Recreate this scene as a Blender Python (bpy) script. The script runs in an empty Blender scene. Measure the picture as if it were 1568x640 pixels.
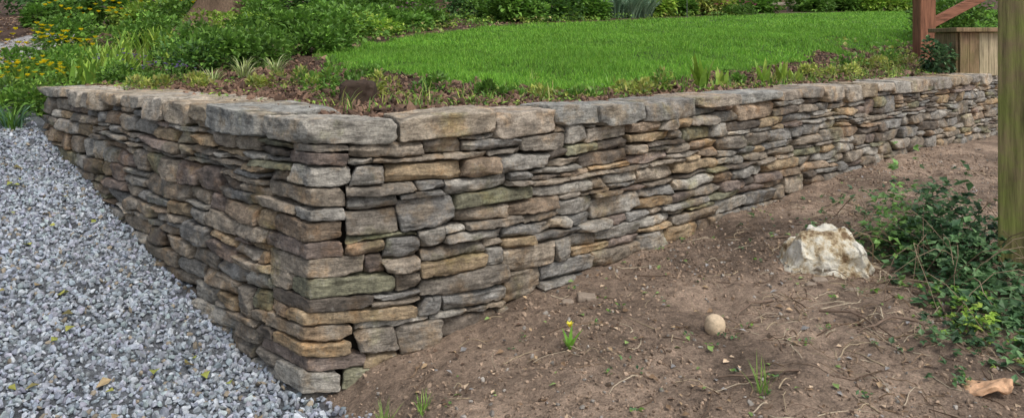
import bpy, math, random, bmesh
import numpy as np
from mathutils import Vector
random.seed(7)
rng=np.random.default_rng(11)
sc=bpy.context.scene
# ---------------------------------------------------------------- helpers
def ss(a,b,x):
    t=np.clip((np.asarray(x,float)-a)/(b-a),0,1); return t*t*(3-2*t)
def hsh(i,j,k):
    n=(i*374761393+j*668265263+k*1274126177)&0xFFFFFFFF
    n=((n^(n>>13))*1274126177)&0xFFFFFFFF
    n=(n^(n>>16))&0xFFFFFFFF
    return n/4294967295.0
def vnoise(p):
    p=np.asarray(p,float); f=np.floor(p).astype(np.int64); t=p-f; t=t*t*(3-2*t)
    r=0
    for a in (0,1):
        for b in (0,1):
            for c in (0,1):
                w=(t[...,0] if a else 1-t[...,0])*(t[...,1] if b else 1-t[...,1])*(t[...,2] if c else 1-t[...,2])
                r=r+w*hsh(f[...,0]+a,f[...,1]+b,f[...,2]+c)
    return r*2-1
def n2(x,y,s,z=0.0):
    x=np.asarray(x,float); y=np.asarray(y,float)
    return vnoise(np.stack([x*s+91.3,y*s+47.7,np.full_like(x,z)],-1))
def fbm2(x,y,s,o=4,z=0.0):
    r=0;a=1
    for i in range(o):
        r=r+a*n2(x,y,s,z+i*7.1); a*=.5; s*=2.1
    return r
def make(name,V,F,mat,col=None,smooth=False,parent=None):
    V=np.asarray(V,np.float32); F=np.asarray(F,np.int32)
    k=F.shape[1]
    me=bpy.data.meshes.new(name)
    me.vertices.add(len(V)); me.vertices.foreach_set('co',V.ravel())
    me.loops.add(F.size); me.loops.foreach_set('vertex_index',F.ravel())
    me.polygons.add(len(F)); me.polygons.foreach_set('loop_start',np.arange(0,F.size,k,dtype=np.int32))
    try: me.polygons.foreach_set('loop_total',np.full(len(F),k,np.int32))
    except Exception: pass
    me.update(calc_edges=True)
    me.polygons.foreach_set('use_smooth',np.full(len(F),smooth))
    if col is not None:
        c=np.ones((len(V),4),np.float32); c[:,:3]=np.clip(col,0,1)
        at=me.color_attributes.new('Col','FLOAT_COLOR','POINT'); at.data.foreach_set('color',c.ravel())
    me.materials.append(mat)
    ob=bpy.data.objects.new(name,me); sc.collection.objects.link(ob)
    if parent: ob.parent=parent
    return ob
def empty(name):
    e=bpy.data.objects.new(name,None); sc.collection.objects.link(e); e.empty_display_size=.1; return e
class Acc:
    def __init__(s): s.V=[];s.F=[];s.C=[];s.n=0
    def add(s,V,F,C):
        V=np.asarray(V,float).reshape(-1,3); C=np.asarray(C,float)
        if C.ndim==1: C=np.tile(C,(len(V),1))
        s.V.append(V); s.F.append(np.asarray(F)+s.n); s.C.append(C); s.n+=len(V)
    def obj(s,name,mat,smooth=False,parent=None):
        if not s.V: return None
        return make(name,np.concatenate(s.V),np.concatenate(s.F),mat,np.concatenate(s.C),smooth,parent)
# ---------------------------------------------------------------- materials
def newmat(name):
    m=bpy.data.materials.new(name); m.use_nodes=True; nt=m.node_tree; nt.nodes.clear()
    return m,nt,nt.nodes,nt.links
def noise(nodes,links,co,scale,detail=6,rough=.6):
    n=nodes.new('ShaderNodeTexNoise'); n.inputs['Scale'].default_value=scale; n.inputs['Detail'].default_value=detail
    n.inputs['Roughness'].default_value=rough; links.new(co,n.inputs['Vector']); return n.outputs['Fac']
def ramp(nodes,links,src,stops):
    r=nodes.new('ShaderNodeValToRGB'); e=r.color_ramp.elements
    while len(e)<len(stops): e.new(.5)
    for i,(p,c) in enumerate(stops):
        e[i].position=p; e[i].color=(c if len(c)==4 else (*c,1)) if not isinstance(c,(int,float)) else (c,c,c,1)
    links.new(src,r.inputs[0]); return r.outputs[0]
def mix(nodes,links,mode,fac,a,b):
    m=nodes.new('ShaderNodeMix'); m.data_type='RGBA'; m.blend_type=mode
    for s,v in ((m.inputs[0],fac),(m.inputs[6],a),(m.inputs[7],b)):
        if isinstance(v,(int,float)): s.default_value=v
        elif isinstance(v,tuple): s.default_value=(*v,1)
        else: links.new(v,s)
    return m.outputs[2]
def bump(nodes,links,h,strength,dist,prev=None):
    b=nodes.new('ShaderNodeBump'); b.inputs['Strength'].default_value=strength; b.inputs['Distance'].default_value=dist
    links.new(h,b.inputs['Height'])
    if prev is not None: links.new(prev,b.inputs['Normal'])
    return b.outputs[0]
def finish(nt,nodes,links,col,rough,nrm=None,spec=.3,trans=None):
    p=nodes.new('ShaderNodeBsdfPrincipled'); o=nodes.new('ShaderNodeOutputMaterial')
    if isinstance(col,tuple): p.inputs['Base Color'].default_value=(*col,1)
    else: links.new(col,p.inputs['Base Color'])
    if isinstance(rough,(int,float)): p.inputs['Roughness'].default_value=rough
    else: links.new(rough,p.inputs['Roughness'])
    p.inputs['Specular IOR Level'].default_value=spec
    if nrm is not None: links.new(nrm,p.inputs['Normal'])
    if trans:
        t=nodes.new('ShaderNodeBsdfTranslucent'); links.new(col,t.inputs[0])
        m=nodes.new('ShaderNodeMixShader'); m.inputs[0].default_value=trans
        links.new(p.outputs[0],m.inputs[1]); links.new(t.outputs[0],m.inputs[2]); links.new(m.outputs[0],o.inputs[0])
    else: links.new(p.outputs[0],o.inputs[0])
def attr(nodes): 
    a=nodes.new('ShaderNodeAttribute'); a.attribute_name='Col'; return a.outputs['Color']
def wpos(nodes): return nodes.new('ShaderNodeNewGeometry').outputs['Position']

def stone_mat(name):
    m,nt,nd,lk=newmat(name); P=wpos(nd); A=attr(nd)
    mp=nd.new('ShaderNodeMapping'); mp.inputs['Scale'].default_value=(1,1,4.5); lk.new(P,mp.inputs[0]); S=mp.outputs[0]
    n1=noise(nd,lk,P,10,8,.68); n2_=noise(nd,lk,S,14,9,.74); n3=noise(nd,lk,P,85,6,.75); n4=noise(nd,lk,P,5.5,6,.68)
    c=mix(nd,lk,'MULTIPLY',1.0,A,ramp(nd,lk,n1,[(.32,.5),(.5,1.0),(.68,1.5)]))
    c=mix(nd,lk,'MULTIPLY',.95,c,ramp(nd,lk,n2_,[(.36,.5),(.5,1.0),(.65,1.4)]))
    f=ramp(nd,lk,n4,[(.50,0.0),(.62,.8)])
    c2=mix(nd,lk,'MULTIPLY',1.0,c,(1.12,.93,.72))
    c=mix(nd,lk,'MIX',f,c,c2)
    ng=noise(nd,lk,P,3.1,7,.7); c3=mix(nd,lk,'MULTIPLY',1.0,c,(.92,.98,.68))
    c=mix(nd,lk,'MIX',ramp(nd,lk,ng,[(.56,0.0),(.66,.6)]),c,c3)
    c=mix(nd,lk,'MULTIPLY',.9,c,ramp(nd,lk,n3,[(.3,.5),(.5,1.0),(.7,1.45)]))
    l=noise(nd,lk,P,20,6,.68); lf=ramp(nd,lk,l,[(.60,0.0),(.68,.5)])
    c=mix(nd,lk,'MIX',lf,c,(.37,.35,.30))
    l2=noise(nd,lk,P,13,7,.75); lf2=ramp(nd,lk,l2,[(.59,0.0),(.71,.75)])
    c=mix(nd,lk,'MIX',lf2,c,(.06,.05,.04))
    b=bump(nd,lk,n2_,.9,.014); b=bump(nd,lk,n3,.8,.005,b)
    r=ramp(nd,lk,n1,[(.3,.55),(.7,.88)])
    finish(nt,nd,lk,c,r,b,.38); return m
def dirt_mat(name):
    m,nt,nd,lk=newmat(name); P=wpos(nd); A=attr(nd)
    n1=noise(nd,lk,P,1.9,9,.7); n3=noise(nd,lk,P,22,9,.78); n4=noise(nd,lk,P,120,5,.75)
    c=mix(nd,lk,'MULTIPLY',1.0,A,ramp(nd,lk,n1,[(.38,.58),(.5,1.0),(.62,1.28)]))
    c=mix(nd,lk,'MULTIPLY',1.0,c,ramp(nd,lk,n3,[(.35,.5),(.5,1.0),(.65,1.38)]))
    c=mix(nd,lk,'MULTIPLY',.9,c,ramp(nd,lk,n4,[(.32,.5),(.5,1.0),(.68,1.5)]))
    b=bump(nd,lk,n3,1.0,.035); b=bump(nd,lk,n4,.9,.008,b)
    finish(nt,nd,lk,c,.85,b,.25); return m
def leaf_mat(name,trans=.3,rough=.45):
    m,nt,nd,lk=newmat(name); P=wpos(nd); A=attr(nd)
    n1=noise(nd,lk,P,30,3,.6)
    c=mix(nd,lk,'MULTIPLY',1.0,A,ramp(nd,lk,n1,[(.3,.72),(.5,1.0),(.7,1.25)]))
    finish(nt,nd,lk,c,rough,None,.35,trans); return m
def rock_mat(name,bs=.004,sc_=60):
    m,nt,nd,lk=newmat(name); P=wpos(nd); A=attr(nd)
    n1=noise(nd,lk,P,sc_,5,.7)
    c=mix(nd,lk,'MULTIPLY',1.0,A,ramp(nd,lk,n1,[(.3,.7),(.5,1.0),(.7,1.25)]))
    finish(nt,nd,lk,c,.75,bump(nd,lk,n1,.4,bs),.35); return m
def wood_mat(name,base,green=0.0,vertical=True,gcol=(.11,.14,.03)):
    m,nt,nd,lk=newmat(name); P=wpos(nd)
    mp=nd.new('ShaderNodeMapping'); mp.inputs['Scale'].default_value=(1,1,.07) if vertical else (.1,1,1); lk.new(P,mp.inputs[0])
    n1=noise(nd,lk,mp.outputs[0],45,8,.65); n2_=noise(nd,lk,P,6,8,.7)
    c=mix(nd,lk,'MULTIPLY',1.0,base,ramp(nd,lk,n1,[(.3,.4),(.5,1.0),(.7,1.45)]))
    if green:
        g=mix(nd,lk,'MULTIPLY',1.0,gcol,ramp(nd,lk,n1,[(.3,.5),(.5,1.0),(.7,1.4)]))
        c=mix(nd,lk,'MIX',ramp(nd,lk,n2_,[(.38,0.0),(.6,green)]),c,g)
    finish(nt,nd,lk,c,.75,bump(nd,lk,n1,.7,.008),.25); return m
M_stone=stone_mat('fieldstone'); M_dirt=dirt_mat('soil'); M_leaf=leaf_mat('leaf'); M_grass=leaf_mat('grass',.35,.5)
M_rock=rock_mat('gravel_stone'); M_dry=leaf_mat('dry_leaf',.1,.8)
# ---------------------------------------------------------------- site geometry
ZT=1.2
C0=np.array([-.875,3.29]); L=np.array([-.727,.687]); L/=np.linalg.norm(L)
RP=np.array([(-.875,3.29),(-.61,3.35),(-.2,3.55),(.425,4.05),(1.33,4.85),(2.75,6.14),(5.65,8.77),(9.5,12.27)])
cum=np.concatenate([[0],np.cumsum(np.hypot(*np.diff(RP,axis=0).T))])
uu=np.linspace(0,cum[-1],1400)
px=np.interp(uu,cum,RP[:,0]); py=np.interp(uu,cum,RP[:,1])
def smo(a,k=31):
    ap=np.concatenate([2*a[0]-a[1:k][::-1],a,2*a[-1]-a[-k:-1][::-1]]); 
    return np.convolve(ap,np.ones(k)/k,'same')[k-1:k-1+len(a)]
px=smo(px);py=smo(py)
tx=np.gradient(px,uu);ty=np.gradient(py,uu);tl=np.hypot(tx,ty);tx/=tl;ty/=tl
LEFT_END=3.9
def wmap(u,w,v):
    u=np.asarray(u,float)
    w=w+.045*(ZT-v)
    X=np.interp(u,uu,px);Y=np.interp(u,uu,py);nx=np.interp(u,uu,ty);ny=-np.interp(u,uu,tx)
    XL=C0[0]-L[0]*u; YL=C0[1]-L[1]*u
    left=u<0
    X=np.where(left,XL,X);Y=np.where(left,YL,Y)
    nx=np.where(left,-L[1],nx); ny=np.where(left,L[0],ny)
    return np.stack([X+nx*w,Y+ny*w,v+0*X],-1)
def drive_z(s): return np.interp(s,[-6,-2,0,.45,1.6,2.58,3.86,5.2,9],[-.30,-.12,-.005,.03,.27,.51,.80,1.1,1.6])
def s_left(X,Y): return (X-C0[0])*L[0]+(Y-C0[1])*L[1]
def d_left(X,Y): return (X-C0[0])*L[1]*1.0+(Y-C0[1])*(-L[0])
def ywall(X):
    X=np.asarray(X,float)
    return np.where(X<C0[0],C0[1]+(C0[0]-X)*(-L[1]/L[0])*1.0,np.interp(X,RP[:,0],RP[:,1])+np.maximum(0,X-9.5)*.9)
def d_right(X,Y): return -.69*X+.73*(Y-3.70)
def lower_z(X,Y):
    dr=drive_z(s_left(X,Y))
    t=np.interp(X,[-.88,-.54,-.26,.05,.41,.83,1.33,1.97,2.75,3.8,6,12],[0,.145,.215,.275,.335,.365,.42,.45,.52,.53,.48,.4])
    d=np.maximum(0,ywall(X)-Y)
    dirt=t-.035*d
    bx=C0[0]+.68*(C0[1]-Y)
    bx=np.minimum(bx,.6)
    f=ss(-.12,.3,X-np.where(Y<C0[1],bx,C0[0]))
    z=dr*(1-f)+dirt*f
    z=z+f*(.022*fbm2(X,Y,1.6,3)+.014*fbm2(X,Y,7,3,3.)+.005*n2(X,Y,27,5.))+(1-f)*.012*fbm2(X,Y,1.5,2)
    return z,f
def upper_z(X,Y):
    dl=d_left(X,Y);dr=d_right(X,Y);d=np.minimum(dl,dr)
    z=1.165+ss(0,2.5,d)*.065*(Y-3.8)
    z=z+(.016*fbm2(X,Y,2.2,3)+.012*n2(X,Y,9.,2.))*ss(.0,.5,d)
    s=s_left(X,Y)
    f=ss(LEFT_END-.1,LEFT_END+.2,s)*(1-ss(0,.9,dl))
    return z*(1-f)+np.minimum(z,drive_z(s))*f
LAWN=np.array([(-.37,5.35),(.07,5.2),(.6,5.3),(1.05,5.75),(1.85,6.85),(2.85,8.1),(4.15,9.7),(5.9,11.5),(12,16),(24,24),(20,34),(8.6,25),(3.7,19.8),(-.31,15),(-1.54,10.8),(-2.0,7.5),(-1.45,6.5),(-.9,5.9)])
def inpoly(X,Y,P):
    X=np.asarray(X);Y=np.asarray(Y);r=np.zeros(X.shape,bool);j=len(P)-1
    for i in range(len(P)):
        xi,yi=P[i];xj,yj=P[j]
        c=((yi>Y)!=(yj>Y))&(X<(xj-xi)*(Y-yi)/(yj-yi+1e-12)+xi); r^=c; j=i
    return r
def lawnmask(X,Y): return inpoly(X+.2*n2(X,Y,3.)+.1*n2(X,Y,11.,3.),Y+.2*n2(X,Y,3.,9.)+.1*n2(X,Y,12.,5.),LAWN)
def sheet(name,cols,rowfun,nr,zf,cf,mat):
    X=np.repeat(cols[:,None],nr,1); Y=rowfun(X,np.linspace(0,1,nr)[None,:].repeat(len(cols),0))
    Z=zf(X,Y); V=np.stack([X,Y,Z],-1).reshape(-1,3)
    i=np.arange(len(cols)-1)[:,None]*nr+np.arange(nr-1)[None,:]
    F=np.stack([i,i+nr,i+nr+1,i+1],-1).reshape(-1,4)
    return make(name,V,F,mat,cf(X,Y).reshape(-1,3),True)
cols=np.concatenate([np.linspace(-60,-7,20)[:-1],np.arange(-7,-1,.06),np.arange(-1,4,.018),np.linspace(4,9,50)[:-1],np.linspace(9,60,20)])
def rows_low(X,t):
    top=ywall(X)+.12
    near=4.2
    return np.where(t<.92,top-near*(t/.92),top-near-(t-.92)/.08*40)
def col_low(X,Y):
    f=lower_z(X,Y)[1][...,None]
    d=np.array([.37,.272,.20]); g=np.array([.20,.215,.235])
    k=1+.25*n2(X,Y,1.3,4.)[...,None]+.2*n2(X,Y,4.3,4.)[...,None]
    return (g*(1-ss(.2,.4,f))+d*k*ss(.2,.4,f))
sheet('ground',cols,rows_low,220,lambda X,Y:lower_z(X,Y)[0],col_low,M_dirt)
colsU=np.concatenate([np.linspace(-90,-9,20)[:-1],np.arange(-9,10,.07),np.linspace(10,110,30)])
def rows_up(X,t):
    b=ywall(X)+.22
    return b+np.where(t<.8,13*(t/.8)**1.3,13+(t-.8)/.2*110)
def col_up(X,Y):
    l=lawnmask(X,Y)[...,None]
    mulch=np.array([.115,.07,.048])*(1+.25*n2(X,Y,2.)[...,None])
    c=np.where(l,np.array([.07,.13,.025]),mulch)
    p=((X<-6.0-.35*(Y-10))&(Y>9.2+.1*(X+7))&(Y<13))[...,None]
    c=np.where(p,np.array([.5,.48,.47]),c)
    return c
sheet('garden_bed',colsU,rows_up,190,upper_z,col_up,M_dirt)

# ---------------------------------------------------------------- stones
_cg={}
def cube_grid(nx,ny,nz):
    k=(nx,ny,nz)
    if k in _cg: return _cg[k]
    idx={};V=[];F=[]
    def vid(a,b,c):
        q=(a,b,c)
        if q not in idx: idx[q]=len(V); V.append((2*a/nx-1,2*b/ny-1,2*c/nz-1))
        return idx[q]
    for a in range(nx):
        for b in range(ny):
            F.append((vid(a,b,0),vid(a,b+1,0),vid(a+1,b+1,0),vid(a+1,b,0)))
            F.append((vid(a,b,nz),vid(a+1,b,nz),vid(a+1,b+1,nz),vid(a,b+1,nz)))
    for a in range(nx):
        for c in range(nz):
            F.append((vid(a,0,c),vid(a+1,0,c),vid(a+1,0,c+1),vid(a,0,c+1)))
            F.append((vid(a,ny,c),vid(a,ny,c+1),vid(a+1,ny,c+1),vid(a+1,ny,c)))
    for b in range(ny):
        for c in range(nz):
            F.append((vid(0,b,c),vid(0,b,c+1),vid(0,b+1,c+1),vid(0,b+1,c)))
            F.append((vid(nx,b,c),vid(nx,b+1,c),vid(nx,b+1,c+1),vid(nx,b,c+1)))
    V=np.array(V); V=np.sign(V)*np.abs(V)**.78
    _cg[k]=(V,np.array(F)); return _cg[k]
def stone(h,res,ncut=5,front=True,rr=.13,amp=1.0,cutr=(.72,.93)):
    h=np.array(h,float)
    n=[int(np.clip(round(2*x/res),3,52)) for x in h]
    n[2]=max(n[2],5)
    if front: n[1]=max(3,min(n[1],6))
    V,F=cube_grid(*n)
    q=V*h; r=rr*min(h)*random.uniform(.4,1.4)
    inner=np.clip(q,-(h-r),h-r); d=q-inner; l=np.linalg.norm(d,axis=1,keepdims=True); q=inner+r*d/np.maximum(l,1e-9)
    q[:,2]*=1-min(.3,abs(random.gauss(0,.14)))*(1+random.choice((-1,1))*q[:,0]/h[0])*.5
    q[:,2]+=random.gauss(0,.02)*q[:,0]
    if front: q[:,0]+=random.gauss(0,.22)*q[:,2]*(q[:,0]>0)+random.gauss(0,.22)*q[:,2]*(q[:,0]<0)
    for i in range(ncut):
        if front and i%2==0:
            m=np.array([random.choice((-1,1))*random.uniform(.05,.7),1.,random.choice((-1,1))*random.uniform(.05,.55)]); cr=(.68,.92)
        else:
            m=np.array([random.choice((-1,1))*random.uniform(.1,1),random.uniform(.15,1.) if front else random.choice((-1,1))*random.uniform(.1,1),random.choice((-1,1))*random.uniform(.1,1)]); cr=cutr
        nn=m/h; nl=np.linalg.norm(nn); nn/=nl; sup=np.abs(m).sum()/nl
        ex=q@nn-sup*random.uniform(*cr)
        q=q-np.maximum(ex,0)[:,None]*nn
    o=np.array([random.uniform(0,999) for _ in range(3)])
    for (a,f) in ((.0035*amp,9.),(.0036*amp,30.),(.0026*amp,80.)):
        p=q*np.array([f,f,f*1.7])+o
        for k in range(3):
            q[:,k]+=a*vnoise(p+k*31.7)
    q[:,1]+=.005*amp*vnoise(np.column_stack([q[:,0]*7,q[:,1]*2,q[:,2]*85])+o)*(1 if front else 0)
    return q,F
PAL=[((.31,.26,.20),22),((.275,.24,.195),20),((.30,.28,.245),20),((.245,.235,.215),14),((.39,.295,.185),9),((.26,.205,.17),10),((.15,.125,.10),12),((.235,.225,.15),6),((.42,.39,.335),11),((.31,.235,.165),8)]
def stonecol():
    t=sum(w for _,w in PAL); r=random.uniform(0,t)
    for c,w in PAL:
        r-=w
        if r<=0: break
    return np.array(c)*random.uniform(.72,1.22)
wall=empty('stone_wall')
U0,U1=-LEFT_END,12.6
caps=[]; u=-LEFT_END-.02
def cth(): return random.choice([.07,.08,.095,.105,.12,.135])
while u<-.46:
    w=random.uniform(.2,.6)
    if u+w>-.62: w=-.40-u
    caps.append((u,u+w,cth())); u+=w
caps.append((-.40,.38,.115))
u=.38
for w,t_ in ((.50,.105),(.38,.13),(.30,.095),(.40,.12)): caps.append((u,u+w,t_)); u+=w
while u<U1:
    w=random.uniform(.2,.56); caps.append((u,u+w,cth())); u+=w
ST=.01; nU=int((U1-U0)/ST); us=U0+(np.arange(nU)+.5)*ST
TOPa=np.full(nU,1.09)
for (a_,b_,t_) in caps: TOPa[(us>=a_)&(us<b_)]=ZT-t_
Pp=wmap(us,0*us,0*us+1.)
gz=np.where(us<0,drive_z(-us),lower_z(Pp[:,0],Pp[:,1]-.1)[0])
Q=.0295
sky=np.floor((gz-.07)/Q)*Q
joint=np.zeros(nU+1,bool)
rects=[]
it=0
while it<9000:
    it+=1
    sky[(sky>=TOPa-.013)&(sky<50)]=99
    i=int(np.argmin(sky)); m=sky[i]
    if m>50: break
    a=i
    while a>0 and abs(sky[a-1]-m)<.004: a-=1
    b=i
    while b<nU-1 and abs(sky[b+1]-m)<.004: b+=1
    u0=U0+a*ST; u1=U0+(b+1)*ST; w=u1-u0
    lh=sky[a-1] if a>0 else 99; rh=sky[b+1] if b<nU-1 else 99
    if w<.055:
        lim=TOPa[a:b+1].min(); t=min(lh,rh,lim)
        if t-m>.12: t=m+.085
        if w<.025 or t-m<.014:
            sky[a:b+1]=max(t,m+.01); continue
        rects.append((u0,u1,m,t)); sky[a:b+1]=t; continue
    hgt=Q*random.choice([1,1,2,2,2,2.5,3,3,3,4])
    if random.random()<.10: hgt=Q*random.choice([4.5,5])
    opts=[c-m for c in (lh,rh) if .028<c-m<.135]
    if opts and random.random()<.68: hgt=random.choice(opts)
    for tr in range(8):
        tw=random.uniform(.14,.46) if .045<hgt<.10 else (random.uniform(.10,.38) if hgt<=.045 else random.uniform(.16,.36))
        if w-tw<.10: tw=w if w<.48 else w*random.uniform(.42,.58)
        left=random.random()<.5
        if left: s0,s1=u0,u0+tw; e_=s1
        else: s0,s1=u1-tw,u1; e_=s0
        k=int(round((e_-U0)/ST))
        if tw>=w-.001 or not joint[max(0,k-4):k+5].any(): break
    if u0<0<u1:
        if s0<0<s1 or abs(s0)<.1 or abs(s1)<.1:
            if random.random()<.5: s0=-random.uniform(.10,.17); s1=random.uniform(.28,.48)
            else: s0=-random.uniform(.24,.36); s1=random.uniform(.13,.24)
            s0=max(s0,u0); s1=min(s1,u1)
            if s0-u0<.07: s0=u0
            if u1-s1<.07: s1=u1
            hgt=Q*random.choice([2,2,2.5,3,3,3.5])
    ia=max(a,int(round((s0-U0)/ST))); ib=min(b+1,max(int(round((s1-U0)/ST)),ia+1))
    lim=TOPa[ia:ib].min()
    if m+hgt>lim-.03: hgt=lim-m
    if hgt>.175: hgt=hgt*.5
    if hgt<.013: 
        sky[ia:ib]=m+.014; continue
    s0=U0+ia*ST; s1=U0+ib*ST
    rects.append((s0,s1,m,m+hgt)); sky[ia:ib]=m+hgt
    joint[ia:ib+1]=False; joint[ia]=True; joint[ib]=True
print('rects',len(rects))
Rd=np.array([np.interp(.18,uu,px)-C0[0],np.interp(.18,uu,py)-C0[1]]); Rd/=np.linalg.norm(Rd)
bis=-(Rd+L); bis/=np.linalg.norm(bis)
def warp(u,v):
    fade=np.clip((1.05-v)/.12,0,1)
    return v+fade*(.011*n2(u,v,2.2,2.)+.007*n2(u,v,7.,4.))
def warpu(u,v): return u+np.clip((np.abs(u)-.15)/.2,0,1)*(.014*n2(u,v,9.,11.))
acc=Acc(); acc_c=Acc()
for (u0,u1,v0,v1) in rects:
    uc=(u0+u1)/2; g=random.uniform(.001,.004)
    dist=max(3.2,float(np.hypot(*wmap(np.array(uc),0,np.array(1.))[:2])))
    res=.0078 if dist<4.6 else (.011 if dist<6 else .017)
    hz=(v1-v0)/2-g*.7; col=stonecol()
    if u0<-.03 and u1>.03:
        La=u1;Lb=-u0
        q,F=stone((La/2,Lb/2,hz),res*1.1,7,False,.14,1.1,(.82,.95))
        a=q[:,0]+La/2-random.uniform(-.014,.014); b=q[:,1]+Lb/2-random.uniform(-.014,.014); v=q[:,2]+(v0+v1)/2
        v=warp(a-b,v)
        sh=.045*(ZT-v)
        xy=C0[None]+(a+.56*sh*a/La)[:,None]*Rd+(b+.56*sh*b/Lb)[:,None]*L+bis[None]*(sh*1.15)[:,None]
        acc.add(np.column_stack([xy,v]),F,col)
    else:
        dep=random.uniform(.13,.18)
        if uc<-LEFT_END+.3: dep=.36
        q,F=stone(((u1-u0)/2-g,dep/2,hz),res,7,True)
        pr=random.gauss(0,.011)
        u=q[:,0]+uc; w=q[:,1]-dep/2+pr+.010; w=w+random.gauss(0,.05)*q[:,0]+random.gauss(0,.11)*q[:,2]
        vv=q[:,2]+(v0+v1)/2
        acc.add(wmap(warpu(u,vv),w,warp(u,vv)),F,col)
acc.obj('facing_stones',M_stone,True,wall)
capcols=[(.43,.38,.31),(.37,.345,.30),(.33,.31,.275),(.44,.37,.28),(.29,.26,.22),(.39,.33,.26),(.35,.285,.20),(.34,.33,.295)]
for (u0,u1,th) in caps:
    top=ZT+random.uniform(-.010,.010); bot=ZT-th-.003
    col=np.array(random.choice(capcols))*random.uniform(.8,1.12)
    vc=(top+bot)/2; hz=(top-bot)/2
    g=.0015; dist=float(np.hypot(*wmap(np.array((u0+u1)/2),0,np.array(1.))[:2])); res=.010 if dist<5 else .018
    if u0<0<u1:
        La=u1;Lb=-u0
        q,F=stone((La/2,Lb/2,hz),res,9,False,.12,1.3,(.80,.93))
        a=q[:,0]+La/2-.03;b=q[:,1]+Lb/2-.03; v=q[:,2]+vc
        xy=C0[None]+a[:,None]*Rd+b[:,None]*L
        acc_c.add(np.column_stack([xy,v]),F,np.array((.38,.35,.295)))
    else:
        dep=random.uniform(.30,.42)+(.14 if u1<0 else 0)
        q,F=stone(((u1-u0)/2-g,dep/2,hz),res,9,False,.10,1.0,(.80,.94))
        k=random.gauss(0,.12); q[:,0]+=k*q[:,1]*0.3
        u=q[:,0]+(u0+u1)/2; w=q[:,1]-dep/2+random.uniform(.005,.045)+.012*vnoise(np.column_stack([q[:,0]*9+u0*7,q[:,2]*14,0*u]))
        w=w+random.gauss(0,.07)*q[:,0]; v=q[:,2]+vc+random.gauss(0,.012)*q[:,0]
        acc_c.add(wmap(u,w,v),F,col)
acc_c.obj('coping_stones',M_stone,True,wall)
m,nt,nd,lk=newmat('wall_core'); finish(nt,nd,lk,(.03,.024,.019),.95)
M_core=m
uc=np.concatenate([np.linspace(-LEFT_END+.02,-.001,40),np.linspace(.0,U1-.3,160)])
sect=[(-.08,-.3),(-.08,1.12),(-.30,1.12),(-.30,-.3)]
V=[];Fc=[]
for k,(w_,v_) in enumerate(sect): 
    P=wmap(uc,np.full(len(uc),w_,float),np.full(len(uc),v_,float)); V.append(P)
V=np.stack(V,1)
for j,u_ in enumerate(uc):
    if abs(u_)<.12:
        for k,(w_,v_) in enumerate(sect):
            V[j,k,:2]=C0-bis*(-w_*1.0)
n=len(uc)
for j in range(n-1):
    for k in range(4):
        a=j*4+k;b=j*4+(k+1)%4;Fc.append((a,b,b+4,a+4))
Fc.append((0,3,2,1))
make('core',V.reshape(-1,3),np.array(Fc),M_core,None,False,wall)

# ---------------------------------------------------------------- gravel + pebbles
t=(1+5**.5)/2
ICO=np.array([(-1,t,0),(1,t,0),(-1,-t,0),(1,-t,0),(0,-1,t),(0,1,t),(0,-1,-t),(0,1,-t),(t,0,-1),(t,0,1),(-t,0,-1),(-t,0,1)])/math.sqrt(1+t*t)
IF=np.array([(0,11,5),(0,5,1),(0,1,7),(0,7,10),(0,10,11),(1,5,9),(5,11,4),(11,10,2),(10,7,6),(7,1,8),(3,9,4),(3,4,2),(3,2,6),(3,6,8),(3,8,9),(4,9,5),(2,4,11),(6,2,10),(8,6,7),(9,8,1)])
def randrot(n):
    q=rng.normal(size=(n,4)); q/=np.linalg.norm(q,axis=1,keepdims=True); w,x,y,z=q.T
    return np.stack([1-2*(y*y+z*z),2*(x*y-z*w),2*(x*z+y*w),2*(x*y+z*w),1-2*(x*x+z*z),2*(y*z-x*w),2*(x*z-y*w),2*(y*z+x*w),1-2*(x*x+y*y)],-1).reshape(n,3,3)
def pebbles(name,P,size,cols,mat,jit=.28,flat=(1.,.75,.5)):
    n=len(P)
    B=ICO[None]*(1+rng.uniform(-jit,jit,(n,12,1)))+rng.uniform(-jit,jit,(n,12,3))*.5
    B=np.sign(B)*np.abs(B)**.85
    B=B*(np.array(flat)*rng.uniform(.75,1.25,(n,3)))[:,None,:]
    B=np.einsum('nij,nkj->nki',randrot(n),B)*size[:,None,None]
    V=(B+P[:,None,:]).reshape(-1,3)
    F=(IF[None]+12*np.arange(n)[:,None,None]).reshape(-1,3)
    return make(name,V,F,mat,np.repeat(cols,12,0),False)
def bnd(Y): return C0[0]+.68*(C0[1]-Y)
n=98000
X=rng.uniform(-6,.2,n);Y=rng.uniform(1.9,7.2,n)
keep=(s_left(X,Y)<4.25+.15*n2(X,Y,3.))&(d_left(X,Y)<-.0)&((Y>C0[1])|(X<bnd(Y)+.03+.06*n2(X,Y,6.)+.05*rng.normal(size=n)))&((np.abs(X/Y)<.74))
X=X[keep];Y=Y[keep]; n=len(X)
sz=rng.uniform(.0075,.0185,n)*np.where(rng.random(n)<.1,1.35,1)
Z=lower_z(X,Y)[0]+rng.uniform(-.002,.016,n)
gc=np.array([.35,.385,.43])*rng.uniform(.55,1.35,(n,1))*(1+rng.normal(0,.03,(n,3)))*(1+.12*n2(X,Y,1.5)[:,None])
br=rng.random(n)<.05; gc[br]=np.array([.34,.29,.22])*rng.uniform(.7,1.2,(br.sum(),1))
wh=rng.random(n)<.07; gc[wh]=np.array([.56,.6,.64])*rng.uniform(.8,1.1,(wh.sum(),1))
pebbles('gravel_driveway',np.column_stack([X,Y,Z]),sz,gc,M_rock)
n=60000
X=rng.uniform(-.9,4.5,n);Y=rng.uniform(2.2,8,n)
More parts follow.
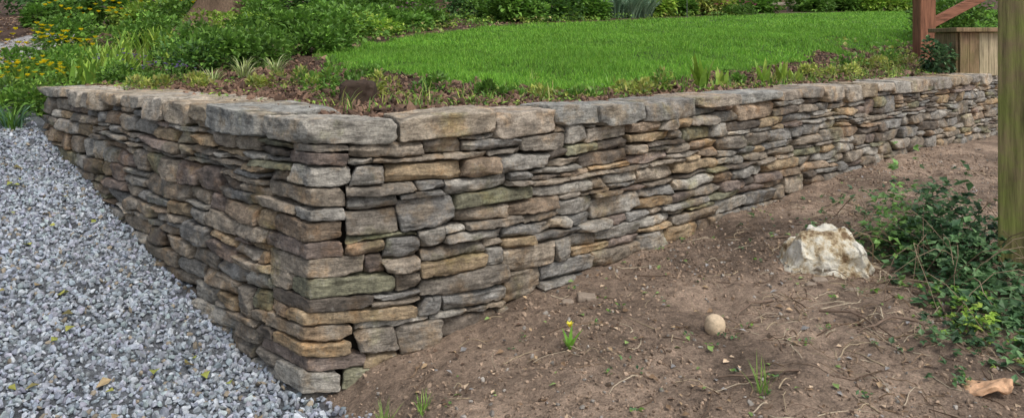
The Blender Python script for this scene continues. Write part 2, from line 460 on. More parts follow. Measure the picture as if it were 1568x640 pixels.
keep=(Y<ywall(X)-.02)&(X>bnd(Y)+.03)&(np.abs(X/Y)<.74)&(n2(X,Y,1.8,6.)+n2(X,Y,6.,6.)*.6+rng.normal(0,.4,n)>-.1)
X=X[keep];Y=Y[keep];n=len(X)
sz=np.abs(rng.normal(0,.0045,n))+.0020
big=rng.random(n)<.008; sz[big]=rng.uniform(.008,.015,big.sum())
gc=np.array([.33,.24,.17])*rng.uniform(.4,1.35,(n,1)); g2=(rng.random(n)<.08)|big
gc[g2]=np.array([.33,.30,.26])*rng.uniform(.6,1.4,(g2.sum(),1))
pebbles('pebbles',np.column_stack([X,Y,lower_z(X,Y)[0]+sz*.2]),sz,gc,M_rock)
n=34000
X=rng.uniform(-5,7,n);Y=ywall(X)+.35+np.abs(rng.normal(0,1.3,n))
keep=~lawnmask(X,Y)
X=X[keep];Y=Y[keep];n=len(X); sz=np.abs(rng.normal(0,.013,n))+.004
gc=np.array([.145,.088,.058])*rng.uniform(.45,2.0,(n,1))
pebbles('mulch',np.column_stack([X,Y,upper_z(X,Y)+sz*.4]),sz,gc,M_rock,.4,(1,.6,.35))

# ---------------------------------------------------------------- rocks
def blob(name,c,h,col,mat,res,ncut=9,seed=1,amp=2.,extra=None,rot=0,rr=.75):
    random.seed(seed)
    q,F=stone(h,res,ncut,False,rr,amp,(.6,.88))
    if extra: q=extra(q)
    cr,sr=math.cos(rot),math.sin(rot); q=np.column_stack([q[:,0]*cr-q[:,1]*sr,q[:,0]*sr+q[:,1]*cr,q[:,2]])
    a=Acc(); a.add(q+np.array(c),F,col); return a.obj(name,mat,True)
m,nt,nd,lk=newmat('white_quartz'); P=wpos(nd)
n1=noise(nd,lk,P,9,7,.7);n3=noise(nd,lk,P,45,6,.7)
c=ramp(nd,lk,n1,[(.38,(.22,.14,.07)),(.45,(.60,.48,.30)),(.52,(.82,.77,.63)),(.7,(.86,.83,.75))])
c=mix(nd,lk,'MULTIPLY',.6,c,ramp(nd,lk,n3,[(.3,.6),(.5,1.),(.7,1.15)]))
finish(nt,nd,lk,c,.6,bump(nd,lk,n3,.8,.012,bump(nd,lk,n1,.8,.04)),.4); M_q=m
def exq(q):
    q=q.copy(); t_=np.clip(q[:,2]/.12,-1,1); up=(q[:,2]>-.03)
    q[:,0]*=1-.30*t_
    r1=1-np.abs(vnoise(q*9+5)); q[:,2]+=up*(-.045*(1-r1)+.025*vnoise(q*17+2))
    q[:,1]+=.03*vnoise(q*13+9); q[:,0]+=.025*vnoise(q*15+19); q[:,2]-=.25*np.maximum(0,q[:,0]-.03); return q
def lz(x,y): return float(lower_z(np.array([x]),np.array([y]))[0][0])
def uz(x,y): return float(upper_z(np.array([x]),np.array([y]))[0])
blob('white_quartz_rock',(1.63,3.88,lz(1.63,3.88)+.075),(.20,.14,.15),(.7,.7,.7),M_q,.009,11,5,1.6,exq,0,.35)
def exr(q):
    q=q.copy(); n_=q/np.array([.040,.036,.046]); l_=np.linalg.norm(n_,axis=1,keepdims=True); s_=n_/np.maximum(l_,1e-6)*np.array([.040,.036,.046])*1.12
    return q*.25+s_*.75
blob('small_rock',(.87,3.22,lz(.87,3.22)+.022),(.040,.036,.046),(.64,.50,.34),M_rock,.005,6,3,.6,exr,.3,.9)
for i,(x,y,r) in enumerate([(1.3,2.62,.016),(.36,3.63,.035),(.27,3.62,.025),(1.5,3.66,.028),(1.44,3.62,.02),(1.62,3.55,.018)]):
    blob('field_rock',(x,y,lz(x,y)+r*.1),(r*1.3,r,r*.6),(.30,.24,.185),M_rock,.005,9,20+i,.7)
random.seed(99)
# ---------------------------------------------------------------- leaves
def leafverts(P,az,el,Lh,W,roll,fold=.18,droop=.25):
    n=len(P)
    d=np.stack([np.cos(el)*np.cos(az),np.cos(el)*np.sin(az),np.sin(el)],-1)
    s=np.stack([-np.sin(az),np.cos(az),0*az],-1)
    up=np.cross(d,s); up*=np.sign(up[:,2:3]+1e-6)
    s2=s*np.cos(roll)[:,None]+up*np.sin(roll)[:,None]; u2=np.cross(d,s2); 
    u2*=np.sign(u2[:,2:3]+1e-6)
    l=Lh[:,None];w=W[:,None]
    b=P; a1=P+d*l*.38+s2*w*.5+u2*w*fold; a2=P+d*l*.38-s2*w*.5+u2*w*fold; mid=P+d*l*.45
    tip=P+d*l*np.cos(droop)-np.array([0,0,1.])*l*np.sin(droop)*.5
    V=np.stack([b,a1,a2,mid,tip],1).reshape(-1,3)
    F=np.array([(0,1,3),(0,3,2),(1,4,3),(3,4,2)])
    F=(F[None]+5*np.arange(n)[:,None,None]).reshape(-1,3)
    return V,F
def leaves(acc,P,az,el,Lh,W,col,roll=None):
    n=len(P)
    if roll is None: roll=rng.normal(0,.35,n)
    V,F=leafverts(P,az,el,Lh,W,roll); acc.add(V,F,np.repeat(col,5,0))
def blades(acc,B,az,lean,Lh,W,col,seg=4,arch=1.2):
    n=len(B); T=np.linspace(0,1,seg+1)
    pos=B.copy(); out=[]
    s=np.stack([-np.sin(az),np.cos(az),0*az],-1)
    for i,t_ in enumerate(T):
        w=(W*(1-t_**2.2)*.5*(.6+.4*min(1,t_*4)))[:,None]
        out.append(pos+s*w); out.append(pos-s*w)
        el=np.pi/2-lean-arch*t_*(.6+.4*t_)
        d=np.stack([np.cos(el)*np.cos(az),np.cos(el)*np.sin(az),np.sin(el)],-1)
        pos=pos+d*(Lh/seg)[:,None]
    V=np.stack(out,1).reshape(-1,3); k=2*(seg+1)
    F=[]
    for i in range(seg): F+= [(2*i,2*i+1,2*i+3),(2*i,2*i+3,2*i+2)]
    F=(np.array(F)[None]+k*np.arange(n)[:,None,None]).reshape(-1,3)
    acc.add(V,F,np.repeat(col,k,0))
def palcol(n,pal,var=.25):
    pal=np.array(pal); c=pal[rng.integers(0,len(pal),n)]
    return c*rng.uniform(1-var,1+var,(n,1))
def mound(acc,c,rx,ry,h,n,Lh,Wr,pal,upb=.5,inner=.55):
    k=max(4,int(n/160))
    ca=rng.uniform(0,2*np.pi,k); cr=np.sqrt(rng.uniform(0,1,k))*.72
    cz=rng.uniform(.25,.8,k)*(1-.55*cr**2)
    cs=rng.uniform(.28,.5,k); cb=rng.uniform(.7,1.3,k)
    j=rng.integers(0,k,n)
    d=rng.normal(size=(n,3)); d/=np.linalg.norm(d,axis=1,keepdims=True)
    r=rng.uniform(inner,1,n)**.6
    o=d*r[:,None]*cs[j][:,None]
    x=cr[j]*np.cos(ca[j])+o[:,0]; y=cr[j]*np.sin(ca[j])+o[:,1]; z=np.abs(cz[j]+o[:,2])
    P=np.column_stack([c[0]+x*rx,c[1]+y*ry,c[2]+z*h])
    az=np.arctan2(d[:,1],d[:,0])+rng.normal(0,.7,n); el=np.clip(d[:,2]*.8+upb-.2+rng.normal(0,.35,n),-1,1.4)
    l=Lh*rng.uniform(.6,1.3,n)
    col=palcol(n,pal)*cb[j][:,None]
    leaves(acc,P,az,el,l,l*Wr,col)
G_mid=[(.15,.30,.05),(.20,.37,.06),(.12,.24,.045)]
G_dark=[(.08,.18,.05),(.11,.23,.06),(.07,.15,.045)]
G_lime=[(.33,.50,.07),(.27,.45,.07),(.40,.53,.09)]
G_char=[(.46,.50,.11),(.36,.44,.09),(.50,.48,.16),(.26,.35,.09)]
G_blue=[(.13,.25,.15),(.17,.31,.18),(.10,.20,.12)]
G_ivy=[(.09,.18,.075),(.13,.25,.10),(.06,.13,.06),(.18,.31,.13)]
def plant_mound(name,x,y,rx,ry,h,n,Lh,Wr,pal,upb=.5,z=None,extra=None):
    a=Acc(); z0=uz(x,y) if z is None else z
    mound(a,(x,y,z0-.02),rx,ry,h,n,Lh,Wr,pal,upb)
    if extra: extra(a,x,y,z0)
    return a.obj(name,M_leaf)
def flowers(col,k,rx,ry,h,size):
    def f(a,x,y,z):
        for i in range(k):
            t_=random.uniform(0,6.28); r=random.uniform(.1,1)**.5
            cx=x+r*rx*math.cos(t_); cy=y+r*ry*math.sin(t_); cz=z+h*(1.12-.35*r*r)*random.uniform(.9,1.2)
            n_=6; az=np.arange(n_)*2*np.pi/n_+random.random(); 
            leaves(a,np.tile([[cx,cy,cz]],(n_,1)),az,np.full(n_,random.uniform(.5,1.0)),np.full(n_,size),np.full(n_,size*1.1),np.tile(np.array(col),(n_,1)),np.zeros(n_))
            blades(a,np.array([[cx,cy,cz-h*.5]]),np.array([0.]),np.array([0.]),np.array([h*.5]),np.array([.004]),np.array([[.18,.30,.06]]),2,.1)
    return f
def strap(name,x,y,n,Lh,W,pal,arch=1.3,rad=.06,z=None,lean=(.05,.6)):
    a=Acc(); z0=uz(x,y) if z is None else z
    az=rng.uniform(0,2*np.pi,n); B=np.column_stack([x+rad*np.cos(az)*rng.random(n),y+rad*np.sin(az)*rng.random(n),np.full(n,z0-.01)])
    blades(a,B,az+rng.normal(0,.4,n),rng.uniform(*lean,n),Lh*rng.uniform(.6,1.15,n),W*rng.uniform(.7,1.2,n),palcol(n,pal),6,arch)
    return a.obj(name,M_leaf)
YEL=(1.0,.86,.03)
plant_mound('yellow_poppy_plant',-4.25,6.6,.42,.35,.34,1900,.055,.6,G_mid+[(.26,.42,.07)],extra=flowers(YEL,50,.42,.35,.40,.034),z=uz(-4.2,6.55)-.05)
plant_mound('yellow_poppy_plant',-4.55,7.3,.5,.4,.38,1500,.06,.6,G_mid,extra=flowers(YEL,46,.5,.4,.46,.040))
plant_mound('yellow_poppy_plant',-5.9,10.2,.7,.5,.45,1400,.08,.6,G_mid,extra=flowers(YEL,30,.7,.5,.58,.05))
plant_mound('yellow_poppy_plant',-5.6,12.3,.8,.5,.5,1300,.09,.6,G_mid,extra=flowers(YEL,30,.8,.5,.65,.055))
strap('daylily_plant',-3.98,5.98,80,.34,.014,G_blue+G_mid,1.7,.08,z=float(drive_z(4.05)))
strap('daylily_plant',-4.25,6.1,70,.30,.014,G_mid,1.7,.08,z=float(drive_z(4.2)))
plant_mound('bed_foliage',-4.6,6.5,.3,.25,.2,900,.05,.55,G_mid,z=float(drive_z(4.5)))
a=Acc()
for i in range(34):
    x=random.uniform(-5.2,-3.3);y=random.uniform(7.0,9.8); n=34
    az=rng.uniform(0,6.28,n);P=np.column_stack([x+rng.normal(0,.10,n),y+rng.normal(0,.10,n),np.full(n,uz(x,y))])
    blades(a,P,az,rng.uniform(.05,.45,n),rng.uniform(.16,.32,n),rng.uniform(.03,.055,n),palcol(n,G_lime+[(.24,.42,.07)]),4,.6)
a.obj('lily_of_the_valley_bed',M_leaf)
for (x,y,rx,h,pal,n,l) in [(-3.35,6.45,.35,.20,G_mid,1100,.045),(-2.95,6.9,.4,.3,G_dark+G_mid,1500,.05),(-2.55,7.3,.55,.40,G_mid,2300,.07),(-2.05,7.9,.42,.36,G_mid,1500,.07),(-3.2,7.9,.5,.36,G_mid,1600,.07),(-3.0,9.6,.7,.5,G_mid,2000,.08),(-2.3,9.9,.6,.5,G_mid,1800,.08),(-3.9,10.6,.8,.45,G_lime,1500,.08),(-4.6,9.7,.6,.4,G_mid,1500,.07)]:
    plant_mound('perennial_plant',x,y,rx,rx*.8,h,n,l,.6,pal)
plant_mound('purple_flower_plant',-2.85,6.15,.28,.22,.14,800,.035,.5,G_mid,extra=flowers((.40,.26,.66),34,.28,.22,.15,.016))
plant_mound('purple_flower_plant',-3.7,7.1,.28,.22,.2,800,.035,.5,G_mid,extra=flowers((.40,.26,.66),30,.28,.22,.22,.018))
for (x,y,L_,n) in [(-2.25,6.3,.26,60),(-2.42,6.05,.22,50),(-2.05,6.5,.24,50)]:
    strap('variegated_sedge',x,y,n,L_,.012,[(.55,.6,.32),(.34,.46,.14),(.46,.52,.2)],1.5,.05)
for (x,y,r,h,pal) in [(-2.75,5.75,.2,.13,G_char),(-2.35,5.65,.16,.12,G_char),(-1.85,5.6,.18,.17,G_char),(-1.5,5.45,.15,.17,G_char+G_mid),(-1.05,4.66,.15,.26,G_mid),(-.80,4.75,.13,.17,G_char),(-1.3,5.1,.14,.17,G_mid+G_lime),(-1.15,5.75,.2,.14,G_mid),(-.52,4.95,.13,.17,G_mid),(.0,4.85,.12,.09,G_mid),(.22,4.9,.10,.09,G_char),(-.2,4.85,.12,.12,G_mid),(.9,5.15,.22,.16,G_char),(1.12,5.45,.14,.17,G_char+G_mid),(.45,4.9,.14,.10,G_mid),(3.35,7.7,.24,.20,G_char),(3.65,8.1,.22,.22,G_mid),(4.2,8.8,.28,.2,G_char),(4.6,9.3,.25,.25,G_mid),(2.95,7.4,.18,.13,G_char),(5.0,9.6,.25,.2,G_char),(1.9,6.35,.12,.10,G_mid)]:
    plant_mound('groundcover_plant',x,y,r,r*.8,h,int(1300*r+120),.038+.03*r,.5,pal,.8)
blob('root_ball',(-.92,4.50,uz(-.95,4.52)+.04),(.10,.08,.09),(.06,.038,.025),M_rock,.012,8,8,2.)
random.seed(5)
for (x,y,n,h) in [(1.48,5.85,20,.27),(2.2,6.6,12,.21),(2.42,6.75,13,.23),(1.66,6.0,10,.18),(2.62,6.95,8,.15)]:
    strap('hosta_shoots',x,y,n,h,.055,G_lime,.4,.05,lean=(.02,.35))
a=Acc()
for i in range(520):
    x=random.uniform(-4.5,5.5); y=float(ywall(x))+.42+abs(random.gauss(0,.9)); 
    if bool(lawnmask(np.array([x]),np.array([y]))[0]) and random.random()<.8: continue
    if -2.6<x<-.6 and random.random()<.6: continue
    n=random.randint(5,14); P=np.column_stack([x+rng.normal(0,.03,n),y+rng.normal(0,.03,n),uz(x,y)+rng.uniform(0,.04,n)])
    leaves(a,P,rng.uniform(0,6.28,n),rng.uniform(0,1,n),rng.uniform(.02,.05,n),rng.uniform(.012,.024,n),palcol(n,random.choice([G_mid,G_char,G_lime,G_mid])))
for i in range(130):
    x=random.uniform(-1.0,5); y=float(ywall(x))+.6+abs(random.gauss(0,.45)); n=random.randint(6,12)
    B=np.column_stack([x+rng.normal(0,.02,n),y+rng.normal(0,.02,n),np.full(n,uz(x,y))])
    blades(a,B,rng.uniform(0,6.28,n),rng.uniform(0,.7,n),rng.uniform(.05,.15,n),np.full(n,.008),palcol(n,G_mid+G_char),3,.9)
a.obj('seedlings',M_leaf)
def px2(xp,Y): return (xp-784)/1150*Y
for (xp,Y,r,h,pal) in [(450,9.5,.5,.35,G_mid),(500,10.5,.6,.5,G_mid),(440,12,.8,.7,G_mid),(560,11.5,.6,.35,G_lime),(540,13,.9,.6,G_mid),(610,13,.6,.4,G_mid),(640,14.5,.6,.4,G_mid),(480,15,1.2,1.1,G_dark+G_mid),(600,17,1.2,.9,G_mid),(760,18,.9,.7,G_mid),(800,17.5,.8,.8,G_mid),(850,18.5,.9,.9,G_dark+G_mid),(890,19.5,.8,.7,G_mid),(730,21,1.0,1.0,G_dark),(820,22,1.5,1.4,G_mid),(920,23,1.0,1.0,G_dark),(1010,22.5,.6,.5,G_lime),(1035,23,.6,.5,G_mid),(1080,24,.9,.8,G_char),(1110,25,.9,.7,G_mid),(1160,27,.7,.5,G_mid),(1240,29,.9,.6,G_mid),(1290,30,.8,.6,G_mid),(1350,30,1.2,.8,G_lime),(1390,31,1.0,.8,G_mid),(330,13,.9,.5,G_mid),(250,13.5,.9,.5,G_lime),(170,14,.9,.7,G_mid),(100,15,.8,.7,G_mid),(380,12.5,.7,.5,G_lime),(700,26,2,2.0,G_dark),(1150,34,3,2.0,G_mid),(1000,30,2,1.8,G_dark),(1400,38,4,2.5,G_mid),(300,22,2.5,2.5,G_dark),(100,24,3,2.2,G_dark),(520,24,2.5,2.4,G_dark)]:
    plant_mound('shrub',px2(xp,Y),Y,r,r*.7,h,int(min(3000,800+1000*r)),.06+.0048*Y,.6,pal,.4)
a=Acc()
for i in range(900):
    Y=random.uniform(9.5,24); xp=random.uniform(-60,1400); X=px2(xp,Y)
    if bool(lawnmask(np.array([X]),np.array([Y]))[0]) or (X<-6-.35*(Y-10) and Y>9.2): continue
    n=16; P=np.column_stack([X+rng.normal(0,.12,n),Y+rng.normal(0,.12,n),uz(X,Y)+rng.uniform(0,.14,n)])
    l=rng.uniform(.06,.11,n)
    leaves(a,P,rng.uniform(0,6.28,n),rng.uniform(0,1.1,n),l,l*.55,palcol(n,random.choice([G_mid,G_lime,G_mid,G_char])))
a.obj('woodland_groundcover',M_leaf)
plant_mound('pink_flower_plant',px2(1125,23.5),23.5,.7,.4,.35,900,.09,.5,G_mid,extra=flowers((.7,.25,.4),24,.7,.4,.4,.06))
plant_mound('pink_flower_plant',px2(640,15.5),15.5,.5,.4,.4,900,.08,.5,G_mid,extra=flowers((.6,.3,.5),20,.5,.4,.4,.045))
for xp,Y in [(945,21),(965,21),(985,21.5)]:
    strap('daylily_plant',px2(xp,Y),Y,120,1.0,.05,[(.25,.38,.25),(.32,.45,.30),(.18,.30,.18)],1.1,.25)
a=Acc(); n=6000; Y=rng.uniform(8,22,n);X=(rng.uniform(-80,900,n)-784)/1150*Y; k=~lawnmask(X,Y);X=X[k];Y=Y[k];n=len(X)
leaves(a,np.column_stack([X,Y,upper_z(X,Y)+.01]),rng.uniform(0,6.28,n),rng.normal(.1,.2,n),rng.uniform(.06,.11,n),rng.uniform(.04,.07,n),palcol(n,[(.32,.2,.12),(.22,.14,.09),(.42,.3,.2)]))
a.obj('leaf_litter',M_dry)
# ---------------------------------------------------------------- lawn
a=Acc()
def lawn_patch(n,y0,y1,hl,w):
    Y=rng.uniform(y0,y1,n)**1.0; X=rng.uniform(-.75,.75,n)*Y
    k=lawnmask(X,Y)&(X/Y<.74); X=X[k];Y=Y[k]; n=len(X)
    z=upper_z(X,Y); az=rng.uniform(0,6.28,n); h=hl*rng.uniform(.5,1.2,n)*(1+.35*n2(X,Y,2.5,3.)+.35*n2(X,Y,9.,3.)); ln=rng.uniform(.1,.9,n)
    s=np.stack([-np.sin(az),np.cos(az),0*az],-1)*(w*rng.uniform(.7,1.3,n))[:,None]*.5
    P=np.column_stack([X,Y,z-.005]); d=np.column_stack([np.cos(az)*np.sin(ln),np.sin(az)*np.sin(ln),np.cos(ln)])
    V=np.stack([P+s,P-s,P+d*h[:,None]*.6+s*.7,P+d*h[:,None]*.6-s*.7,P+d*h[:,None]+np.column_stack([np.cos(az),np.sin(az),-.3+0*az])*h[:,None]*.25],1).reshape(-1,3)
    F=(np.array([(0,1,3),(0,3,2),(2,3,4)])[None]+5*np.arange(n)[:,None,None]).reshape(-1,3)
    c=palcol(n,[(.24,.50,.05),(.19,.43,.045),(.31,.55,.07),(.15,.36,.045)],.22)*(1+.16*fbm2(X,Y,1.1,3,8.))[:,None]
    a.add(V,F,np.repeat(c,5,0)); print('lawn',n)
lawn_patch(230000,4.8,8.5,.06,.004)
lawn_patch(190000,8.5,14,.065,.007)
lawn_patch(190000,14,31,.07,.013)
a.obj('lawn',M_grass)
def tuft(x,y,n,h):
    b=Acc(); az=rng.uniform(0,6.28,n); B=np.column_stack([x+rng.normal(0,.012,n),y+rng.normal(0,.012,n),np.full(n,lz(x,y))])
    blades(b,B,az,rng.uniform(.05,.6,n),h*rng.uniform(.6,1.1,n),np.full(n,.004),palcol(n,[(.2,.38,.07),(.3,.46,.09)]),4,.6); b.obj('grass_tuft',M_leaf)
tuft(.89,2.66,18,.15);tuft(-.49,2.88,30,.11);tuft(-.33,2.79,20,.09);tuft(1.85,3.0,8,.07)
b=Acc(); x,y=.24,3.12; z=lz(x,y)
az=np.array([0.3,2.2,4.0,5.2,1.2]);B=np.tile([[x,y,z]],(5,1)).astype(float)
blades(b,B,az,np.array([.5,.45,.6,.35,.2]),np.array([.10,.09,.09,.07,.10]),np.full(5,.020),np.tile([[.22,.46,.06]],(5,1)),4,.5)
leaves(b,np.tile([[x,y,z+.09]],(6,1)).astype(float),np.arange(6)*1.05,np.full(6,1.0),np.full(6,.035),np.full(6,.02),np.tile([[.95,.85,.08]],(6,1)),np.zeros(6))
b.obj('yellow_flower_seedling',M_leaf)
b=Acc()
for i in range(60):
    y=random.uniform(2.5,5); x=random.uniform(-.3,2.2)*y/3.6
    if y>float(ywall(x))-.1: continue
    n=random.randint(3,8); P=np.column_stack([x+rng.normal(0,.012,n),y+rng.normal(0,.012,n),lz(x,y)+rng.uniform(.003,.02,n)])
    leaves(b,P,rng.uniform(0,6.28,n),rng.uniform(0,.9,n),rng.uniform(.012,.03,n),rng.uniform(.008,.016,n),palcol(n,G_mid+G_ivy))
b.obj('small_weeds',M_leaf)
# ---------------------------------------------------------------- ivy & debris on the dirt
a=Acc()
def ivy(cx,cy,rx,ry,h,n,l=.045,pal=G_dark):
    X=cx+rng.normal(0,rx,n);Y=cy+rng.normal(0,ry,n); k=(Y<ywall(X)-.05)
    X=X[k];Y=Y[k];n=len(X)
    Z=lower_z(X,Y)[0]+np.abs(rng.normal(0,1,n))*h*np.exp(-((X-cx)/rx/1.5)**2-((Y-cy)/ry/1.5)**2)+.01
    az=rng.uniform(0,6.28,n)
    l_=l*rng.uniform(.6,1.3,n); c=palcol(n,pal,.35)
    for da in (-.7,0,.7):
        leaves(a,np.column_stack([X,Y,Z]),az+da,rng.normal(.2,.35,n),l_*(1 if da==0 else .72),l_*.5,c)
ivy(2.28,3.95,.13,.2,.22,560,.06,G_ivy);ivy(2.12,3.6,.12,.18,.08,200,.06,G_ivy);ivy(2.08,3.2,.14,.2,.05,230,.058,G_ivy);ivy(2.55,4.7,.25,.3,.12,200,.05,G_ivy)
ivy(2.1,4.1,.08,.09,.30,150,.055,[(.26,.46,.12),(.3,.52,.16)]);ivy(1.95,3.25,.14,.2,.05,80,.04,G_mid);ivy(1.75,4.3,.2,.2,.02,40,.04,G_ivy)
ivy(1.95,2.85,.15,.15,.04,150,.05,G_ivy);ivy(1.85,3.0,.08,.08,.08,50,.035,G_lime);ivy(1.7,2.8,.12,.12,.02,40,.035,G_ivy)
a.obj('ivy_ground_cover',M_leaf)
def tube(acc,pts,r0,r1,col,k=6):
    pts=np.array(pts,float);n=len(pts);V=[]
    for i in range(n):
        t_=pts[min(i+1,n-1)]-pts[max(i-1,0)]; t_/=np.linalg.norm(t_)+1e-9
        a_=np.cross(t_,[0,0,1.]); 
        if np.linalg.norm(a_)<1e-3:a_=np.array([1.,0,0])
        a_/=np.linalg.norm(a_); b_=np.cross(t_,a_); r=r0+(r1-r0)*i/(n-1)
        for j in range(k): V.append(pts[i]+r*(a_*math.cos(j*6.2832/k)+b_*math.sin(j*6.2832/k)))
    F=[(i*k+j,i*k+(j+1)%k,(i+1)*k+(j+1)%k,(i+1)*k+j) for i in range(n-1) for j in range(k)]
    acc.add(np.array(V),np.array(F),col)
a=Acc()
def twig(x,y,L_,r,col,lift=0.):
    az=random.uniform(0,6.28); pts=[]; 
    for i in range(7):
        pts.append((x,y,lz(x,y)+r+lift*math.sin(i/6*3.14))); az+=random.gauss(0,.28); x+=math.cos(az)*L_/6; y+=math.sin(az)*L_/6
    tube(a,pts,r,r*.5,np.array(col))
for i in range(800):
    y=random.uniform(2.4,6); x=random.uniform(-.5,2.6)*y/3.6
    if random.random()<.5: y=random.gauss(3.9,.8); x=random.gauss(1.85,.38)*y/3.9
    if y>float(ywall(x))-.1 or x<-.4 or y<2.2: continue
    c=random.choice([(.26,.18,.11),(.44,.35,.23),(.13,.085,.055),(.55,.46,.33)])
    twig(x,y,random.uniform(.03,.22),random.uniform(.001,.003),c,random.choice([0,0,.02]))
for (x,y,l_) in [(1.35,3.3,.4),(1.7,3.15,.35),(1.05,2.75,.3),(1.85,3.5,.4),(1.2,3.45,.25),(1.5,4.3,.4),(1.9,4.5,.4)]: twig(x,y,l_,.006,(.2,.14,.10),.02)
for i in range(60):
    x=random.gauss(2.2,.2);y=random.gauss(3.8,.4); twig(x,y,random.uniform(.3,.6),random.uniform(.0015,.003),random.choice([(.33,.25,.16),(.2,.14,.09)]),random.uniform(.03,.25))
a.obj('twigs',M_rock)
a=Acc()
n=190;Y=rng.uniform(2.2,6.2,n);X=rng.uniform(-4.2,-.3,n);k=(d_left(X,Y)<-.03)&(s_left(X,Y)<4.1)&((Y>C0[1])|(X<bnd(Y)));X=X[k];Y=Y[k];n=len(X)
l=rng.uniform(.03,.07,n)
leaves(a,np.column_stack([X,Y,lower_z(X,Y)[0]+.032]),rng.uniform(0,6.28,n),rng.normal(0,.15,n),l,l*.75,palcol(n,[(.42,.42,.10),(.32,.35,.08),(.42,.32,.18),(.24,.21,.08)]))
n=1200;Y=rng.uniform(2.3,6.5,n);X=rng.uniform(-.5,2.8,n)*Y/3.6;k=(Y<ywall(X)-.05);X=X[k];Y=Y[k];n=len(X)
l=rng.uniform(.012,.042,n)
leaves(a,np.column_stack([X,Y,lower_z(X,Y)[0]+.008]),rng.uniform(0,6.28,n),rng.normal(.1,.25,n),l,l*.6,palcol(n,[(.48,.34,.2),(.26,.17,.10),(.62,.47,.32),(.14,.09,.06),(.24,.35,.11),(.3,.29,.28)]))
a.obj('fallen_leaves',M_dry)
def exb(q):
    q=q.copy(); q[:,1]+=.35*np.abs(q[:,0]); q[:,2]+=.3*q[:,0]+.012*vnoise(q*30); q[:,1]*=1-.5*(q[:,0]/.08); return q
blob('bark_fragment',(1.62,2.58,lz(1.62,2.58)+.02),(.085,.045,.010),(.68,.42,.25),M_rock,.005,9,12,1.6,exb,-.6,.5)
# ---------------------------------------------------------------- timber
def bevbox(name,c,size,mat,parent,rot=(0,0,0),bev=.008):
    bm=bmesh.new(); bmesh.ops.create_cube(bm,size=1); bmesh.ops.scale(bm,vec=size,verts=bm.verts)
    bmesh.ops.bevel(bm,geom=bm.edges[:],offset=bev,segments=2,affect='EDGES',profile=.6)
    me=bpy.data.meshes.new(name); bm.to_mesh(me); bm.free(); me.materials.append(mat)
    o=bpy.data.objects.new(name,me); sc.collection.objects.link(o); o.location=c; o.rotation_euler=rot; o.parent=parent; return o
M_red=wood_mat('stained_wood',(.29,.13,.075)); M_redh=wood_mat('stained_wood_rail',(.31,.14,.085),0,False)
M_old=wood_mat('weathered_wood',(.30,.20,.12),.4); M_mossy=wood_mat('mossy_wood',(.22,.17,.09),.9,True,(.21,.24,.06)); M_tan=wood_mat('tan_wood',(.50,.41,.27),.2)
e=empty('mossy_wooden_post')
bevbox('shaft',(2.525,3.76,1.5),(.155,.155,2.6),M_mossy,e,(0,0,-.58))
e=empty('stair_railing')
bevbox('newel_post',(5.87,10.7,2.3),(.22,.22,2.2),M_red,e,bev=.015)
def bar(n_,x0,z0,x1,z1,y,th,dp):
    l_=math.hypot(x1-x0,z1-z0); bevbox(n_,((x0+x1)/2,y,(z0+z1)/2),(l_,dp,th),M_redh,e,(0,-math.atan2(z1-z0,x1-x0),0))
bar('lower_rail',6.0,1.84,8.2,3.0,10.72,.13,.08)
bar('upper_rail',6.0,2.62,8.2,3.78,10.72,.12,.1)
bevbox('top_post',(8.3,10.7,2.7),(.25,.25,3.),M_red,e,bev=.015)
e=empty('wooden_planter_box')
bx,by,bz=5.42,8.95,1.17
for i in range(4):
    bevbox('front_plank',(bx-.165+i*.112,by-.22,bz+.25),(.108,.03,.5),M_tan if i>1 else M_old,e,bev=.004)
for i in range(4):
    bevbox('side_plank',(bx-.235,by-.15+i*.112,bz+.25),(.03,.108,.5),M_old,e,bev=.004)
    bevbox('side_plank_right',(bx+.235,by-.15+i*.112,bz+.25),(.03,.108,.5),M_old,e,bev=.004)
bevbox('back_plank',(bx,by+.25,bz+.25),(.44,.03,.5),M_old,e)
bevbox('top_board',(bx,by,bz+.53),(.60,.60,.05),M_old,e,bev=.01)
plant_mound('ivy_plant',4.98,8.8,.16,.2,.42,500,.06,.8,G_ivy,.3)
plant_mound('ivy_plant',6.9,11.9,.6,.4,1.1,1500,.09,.7,G_mid,.3)
plant_mound('shrub',7.8,12.7,1.,.6,1.4,1800,.09,.7,G_mid,.3)
e=empty('split_rail_fence'); M_f=wood_mat('grey_wood',(.42,.36,.28),0,False)
for i in range(6):
    x=9.4+i*1.5; y=29.2+i*.35; z=uz(x,y); bevbox('fence_post',(x,y,z+.45),(.13,.13,1.0),M_f,e)
    if i<5:
        for h_ in (.35,.75): bevbox('rail',(x+.75,y+.17,z+h_+.0),(1.55,.06,.11),M_f,e,(0,.03,.229))
mm,nt,nd,lk=newmat('orange_flag'); finish(nt,nd,lk,(.85,.2,.05),.6); 
for xp,Y in [(1052,20.5)]:
    X=px2(xp,Y);z=uz(X,Y); e=empty('marker_flag'); b=Acc(); tube(b,[(X,Y,z),(X,Y,z+.45),(X,Y,z+.7)],.005,.005,np.array((.3,.3,.3))); b.obj('wire',M_rock,parent=e)
    V=[(X,Y,z+.58),(X+.06,Y+.02,z+.59),(X+.13,Y-.01,z+.62),(X,Y,z+.70),(X+.06,Y+.02,z+.71),(X+.13,Y-.01,z+.64)]
    make('flag',V,np.array([(0,1,4,3),(1,2,5,4)]),mm,None,False,e)
M_bark=wood_mat('bark',(.15,.10,.065))
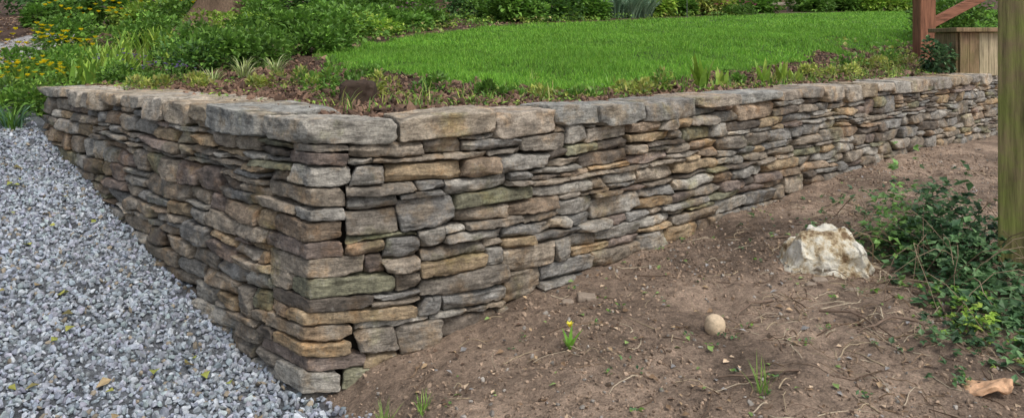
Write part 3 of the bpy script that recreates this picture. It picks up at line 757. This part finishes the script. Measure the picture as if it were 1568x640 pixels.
def tree(x,y,r,h,n=2600,crown=True):
    e=empty('tree'); b=Acc(); z=uz(x,y); V=[];K=28;R=14
    for i in range(R):
        t_=i/(R-1); zz=z-.1+h*t_**1.4
        for j in range(K):
            th=j*2*math.pi/K
            fl=1+1.1*math.exp(-(zz-z)/.35)*(1+.35*math.sin(th*5+x))
            rr=r*(1-.55*t_)*fl*(1+.06*math.sin(th*7+zz*2))
            V.append((x+rr*math.cos(th)+.05*math.sin(zz),y+rr*math.sin(th),zz))
    F=[(i*K+j,i*K+(j+1)%K,(i+1)*K+(j+1)%K,(i+1)*K+j) for i in range(R-1) for j in range(K)]
    b.add(V,F,np.array((.2,.15,.1)))
    tips=[]
    for k in range(7):
        a_=random.uniform(0,6.28); z0=z+h*random.uniform(.55,.95); l_=h*random.uniform(.25,.45); p=[]
        for i in range(6):
            q=i/5; p.append((x+math.cos(a_)*l_*q,y+math.sin(a_)*l_*q,z0+l_*.7*q))
        tube(b,p,r*.3,r*.06,np.array((.2,.15,.1))); tips.append(p[-1]); tips.append(p[3])
    b.obj('trunk_and_limbs',M_bark,True,e)
    c=Acc()
    for tpt in tips: mound(c,(tpt[0],tpt[1],tpt[2]-.8),1.5,1.5,1.6,n//14,.2,.6,G_mid,.2)
    c.obj('crown',M_leaf,False,e)
tree(px2(345,12.4),12.4,.42,8)
tree(px2(690,24),24,.35,10)
tree(px2(1200,38),38,.4,11)
tree(px2(90,26),26,.4,11)
# ---------------------------------------------------------------- light and camera
w=bpy.data.worlds.new('World'); sc.world=w; w.use_nodes=True; nt=w.node_tree
bg=nt.nodes['Background']; st=nt.nodes.new('ShaderNodeTexSky'); st.sky_type='NISHITA'; st.sun_disc=False
st.sun_elevation=math.radians(55); st.sun_rotation=math.radians(140); st.air_density=1.0; st.dust_density=3
hs=nt.nodes.new('ShaderNodeHueSaturation'); hs.inputs['Saturation'].default_value=.5
nt.links.new(st.outputs[0],hs.inputs['Color']); nt.links.new(hs.outputs[0],bg.inputs[0]); bg.inputs[1].default_value=.15
sd=bpy.data.lights.new('sun','SUN'); sd.energy=1.7; sd.angle=math.radians(26); sd.color=(1,.965,.91)
so=bpy.data.objects.new('sun',sd); sc.collection.objects.link(so)
el=math.radians(55); az=math.radians(140); dv=Vector((math.sin(az)*math.cos(el),math.cos(az)*math.cos(el),math.sin(el)))
so.rotation_euler=dv.to_track_quat('Z','Y').to_euler()
cd=bpy.data.cameras.new('camera'); co=bpy.data.objects.new('camera',cd); sc.collection.objects.link(co)
co.location=(0,0,1.52); co.rotation_euler=(math.radians(90),0,0)
cd.sensor_width=36; cd.sensor_fit='HORIZONTAL'; cd.lens=36*1150/1568; cd.shift_y=-250/1568; cd.clip_end=500; cd.clip_start=.05
sc.camera=co
sc.view_settings.view_transform='Standard'; sc.view_settings.look='None'; sc.view_settings.exposure=0
